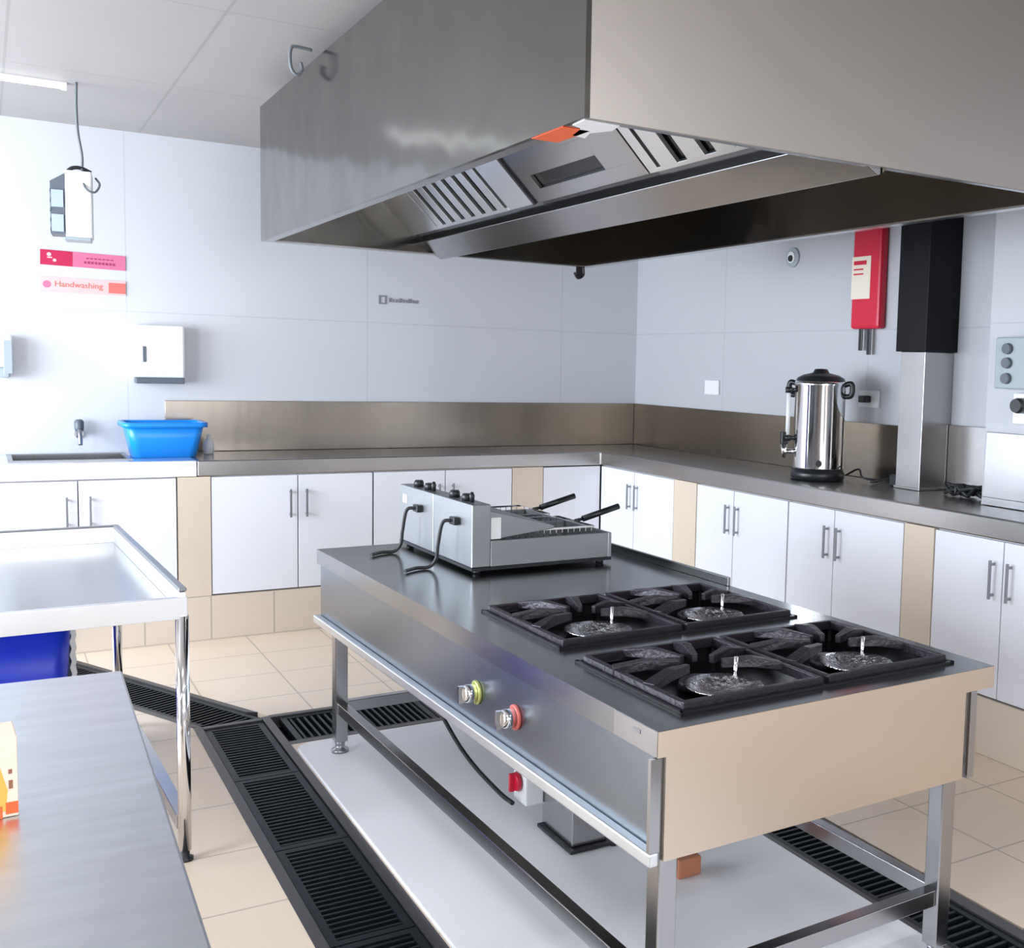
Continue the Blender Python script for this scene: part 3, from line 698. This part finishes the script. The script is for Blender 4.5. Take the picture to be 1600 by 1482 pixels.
# outer body open on top for two tanks
m.box(.0655,.0,.0225,.078,FL,.108).box(FW-.012,.0,.0225,FW,FL,.108).box(.078,.0,.0225,FW-.012,.012,.108).box(.078,FL-.012,.0225,FW-.012,FL,.108).box(.078,FL/2-.01,.0225,FW-.012,FL/2+.01,.108)
m.box(.078,.012,.0225,FW-.012,FL-.012,.040)
m.build('fryer_body','steel_dull',fy,bevel=.002)
for i,y0 in enumerate((.0,FL/2)):
    m=MB().box(.0,y0+.002,.0225,.065,y0+FL/2-.002,.228)
    h_=m.build('control_head','steel_dull',fy,bevel=.003)
    yy=y0+FL/2
    for dy in (.10,.205): 
        MB().lathe([(.018,.2285),(.018,.244),(.014,.252)],(.032,y0+dy+.02,0),14).build('control_knob','black_plastic',h_)
    MB().lathe([(.007,.2285),(.009,.250),(.004,.262)],(.030,y0+.075,0),12).build('toggle_switch','black_plastic',h_)
    MB().box(-.022,y0+.10,.150,-.0005,y0+.145,.176).build('plug_socket','black_plastic',h_,bevel=.004)
    MB().tube(spline([(-.020,y0+.125,.165),(-.045,y0+.14,.155),(-.056,y0+.15,.08),(-.060,y0+.155,.035),(-.080,y0+.165,.0075),(-.125,y0+.165,.0065),(-.175,y0+.13,.0065)],12),.006,8).build('power_lead','cable',h_)
    # basket
    bk_=MB(); bx0,bx1,by0_,by1_=.150,.470,y0+.035,y0+FL/2-.035
    bk_.box(bx0,by0_,.125,bx1,by0_+.006,.131).box(bx0,by1_-.006,.125,bx1,by1_,.131).box(bx0,by0_,.125,bx0+.006,by1_,.131).box(bx1-.006,by0_,.125,bx1,by1_,.131)
    for k in range(14):
        x=bx0+(k+.5)*(bx1-bx0)/14; bk_.box(x-.0012,by0_,.045,x+.0012,by0_+.003,.125).box(x-.0012,by1_-.003,.045,x+.0012,by1_,.125).box(x-.0012,by0_,.044,x+.0012,by1_,.047)
    for z in (.06,.08,.10): bk_.box(bx0,by0_,z,bx1,by0_+.002,z+.002).box(bx0,by1_-.002,z,bx1,by1_,z+.002)
    b_o=bk_.build('fry_basket','chrome',fy)
    hy=(by0_+by1_)/2
    MB().tube([(.465,hy,.130),(.500,hy,.135)],.006,8).tube([(.497,hy,.135),(.640,hy-.01,.175)],.011,10).build('basket_handle','black_plastic',b_o)
    # lid: folded steel cover sloping over the tank
    MB().prism([(.0655,y0+.012,.1085),(.30,y0+.012,.1335),(.30,y0+.012,.145),(.0655,y0+.012,.205)],(0,FL/2-.024,0)).build('tank_cover','steel_dull',fy,bevel=.002)
MB().box(-.0012,FL-.075,.165,-.0002,FL-.035,.195).build('side_label','white_paper',fy)
MB().box(.070,.0105,.112,.105,.0117,.182).build('front_label','white_paper',fy)

# ---------------------------------------------------------------- tray table (left)
ta_=math.radians(2.0)
tt=thing('tray_table','shallow stainless steel tray table on round legs in front of the sink cabinet','steel table',(.458,3.20,0),ta_)
tw,tl=1.55,1.34; zr=.752
m=MB().box(-tw,0,.700,0,tl,.708)
m.build('tray_floor','steel',tt)
m=MB()
m.box(-tw,0,.7085,0,.022,zr).box(-tw,-.002,.692,0,-.0002,zr).box(-tw,tl-.016,.7085,0,tl,zr+.014).box(-.016,.022,.7085,0,tl-.016,zr+.010).box(-tw,.022,.7085,-tw+.016,tl-.016,zr)
m.build('raised_rim','steel_bright',tt,bevel=.003)
MB().box(-.016,.03,zr+.0105,.004,tl,zr+.020).box(-tw,tl-.016,zr+.0145,0,tl+.004,zr+.020).build('rim_rail','handle',tt,bevel=.002)
MB().box(-.145,.06,.7085,-.060,.17,.711).build('drain_cover','grey_plastic',tt)
for lx,ly in ((-.012,.012),(-.012,tl-.03),(-tw+.03,.012),(-tw+.03,tl-.03)):
    lg=MB().tube([(lx,ly,.03),(lx,ly,.6995)],.0175,16).build('leg','chrome',tt)
    MB().lathe([(.022,0),(.022,.008),(.012,.012),(.012,.0295)],(lx,ly,0),14).build('foot','black_plastic',lg)
MB().box(-.030,.035,.085,.006,tl-.052,.125).build('stretcher','steel',tt,bevel=.002)
MB().box(-tw+.012,.035,.085,-tw+.048,tl-.052,.125).build('stretcher','steel',tt,bevel=.002)
# blue bin under it
def rr(l,w_,z,r=.05,n=5):
    out=[]
    for cx_,cy_,a0 in ((l-r,w_-r,0),(-l+r,w_-r,PI/2),(-l+r,-w_+r,PI),(l-r,-w_+r,1.5*PI)):
        for k in range(n+1):
            a=a0+PI/2*k/n; out.append(Vector((cx_+r*math.cos(a),cy_+r*math.sin(a),z)))
    return out
bn=thing('storage_bin','large deep blue plastic bin on the floor under the tray table','bin',(-.045,4.25,.001))
MB().loft([rr(.235,.22,0),rr(.255,.245,.30),rr(.270,.262,.55),rr(.262,.254,.55),rr(.230,.214,.008)]).build('bin_body','blue_bin',bn)
MB().loft([rr(.271,.263,.525),rr(.286,.278,.528),rr(.286,.278,.556),rr(.262,.254,.556),rr(.261,.253,.54)],False).build('bin_rim','blue_bin',bn)
m=MB()
vs=[];n=14
for i in range(n+1):
    z=.54-.30*i/n; vs.append((.264+.006*(i%2)+.012*i/n*0,-.20,z))
rings=[]
for (x,y,z) in vs: rings.append([Vector((x,y,z)),Vector((x+.016,y+.01,z)),Vector((x+.018,y+.16,z)),Vector((x+.004,y+.16,z))])
m.loft(rings,True,False).build('liner_edge','white_plastic',bn)

# ---------------------------------------------------------------- prep table, lower left
pa=math.atan2(.029,1.248)
pp_=thing('prep_table','brushed stainless steel prep table filling the lower left corner','steel table',(.231,2.512,0),-pa)
m=MB().box(-1.25,-1.95,.712,0,0,.750); m.build('table_top','steel_prep',pp_,bevel=.004)
for lx,ly in ((-.05,-.05),(-.05,-1.90),(-1.20,-.05),(-1.20,-1.90)):
    lg=MB().box(lx-.02,ly-.02,.02,lx+.02,ly+.02,.7115).build('leg','steel',pp_)
    MB().lathe([(.024,0),(.024,.0195)],(lx,ly,0),12).build('foot','black_plastic',lg)
MB().box(-1.178,-1.878,.20,-.072,-.072,.225).build('lower_shelf','steel',pp_)
ct=thing('printed_carton','cream and orange printed carton on the prep table at the left picture edge','carton',(.028,1.775,.7505),math.radians(3))
MB().box(-.20,0,0,0,.075,.118).build('carton_box','peach_paper',ct,bevel=.002)
m=MB().prism([(-.20,-.0012,.010),(-.016,-.0012,.010),(-.013,-.0012,.04),(-.024,-.0012,.085),(-.20,-.0012,.10)],(0,.001,0)); m.build('amber_print','amber',ct)
MB().box(-.016,-.0014,.005,-.0005,-.0002,.022).box(-.20,-.0022,.0,-.02,-.0013,.018).build('orange_print','orange',ct)
MB().box(-.0115,-.0016,.042,-.0065,-.0002,.054).box(-.0115,-.0016,.064,-.007,-.0002,.070).build('brown_lettering','brown_ink',ct)
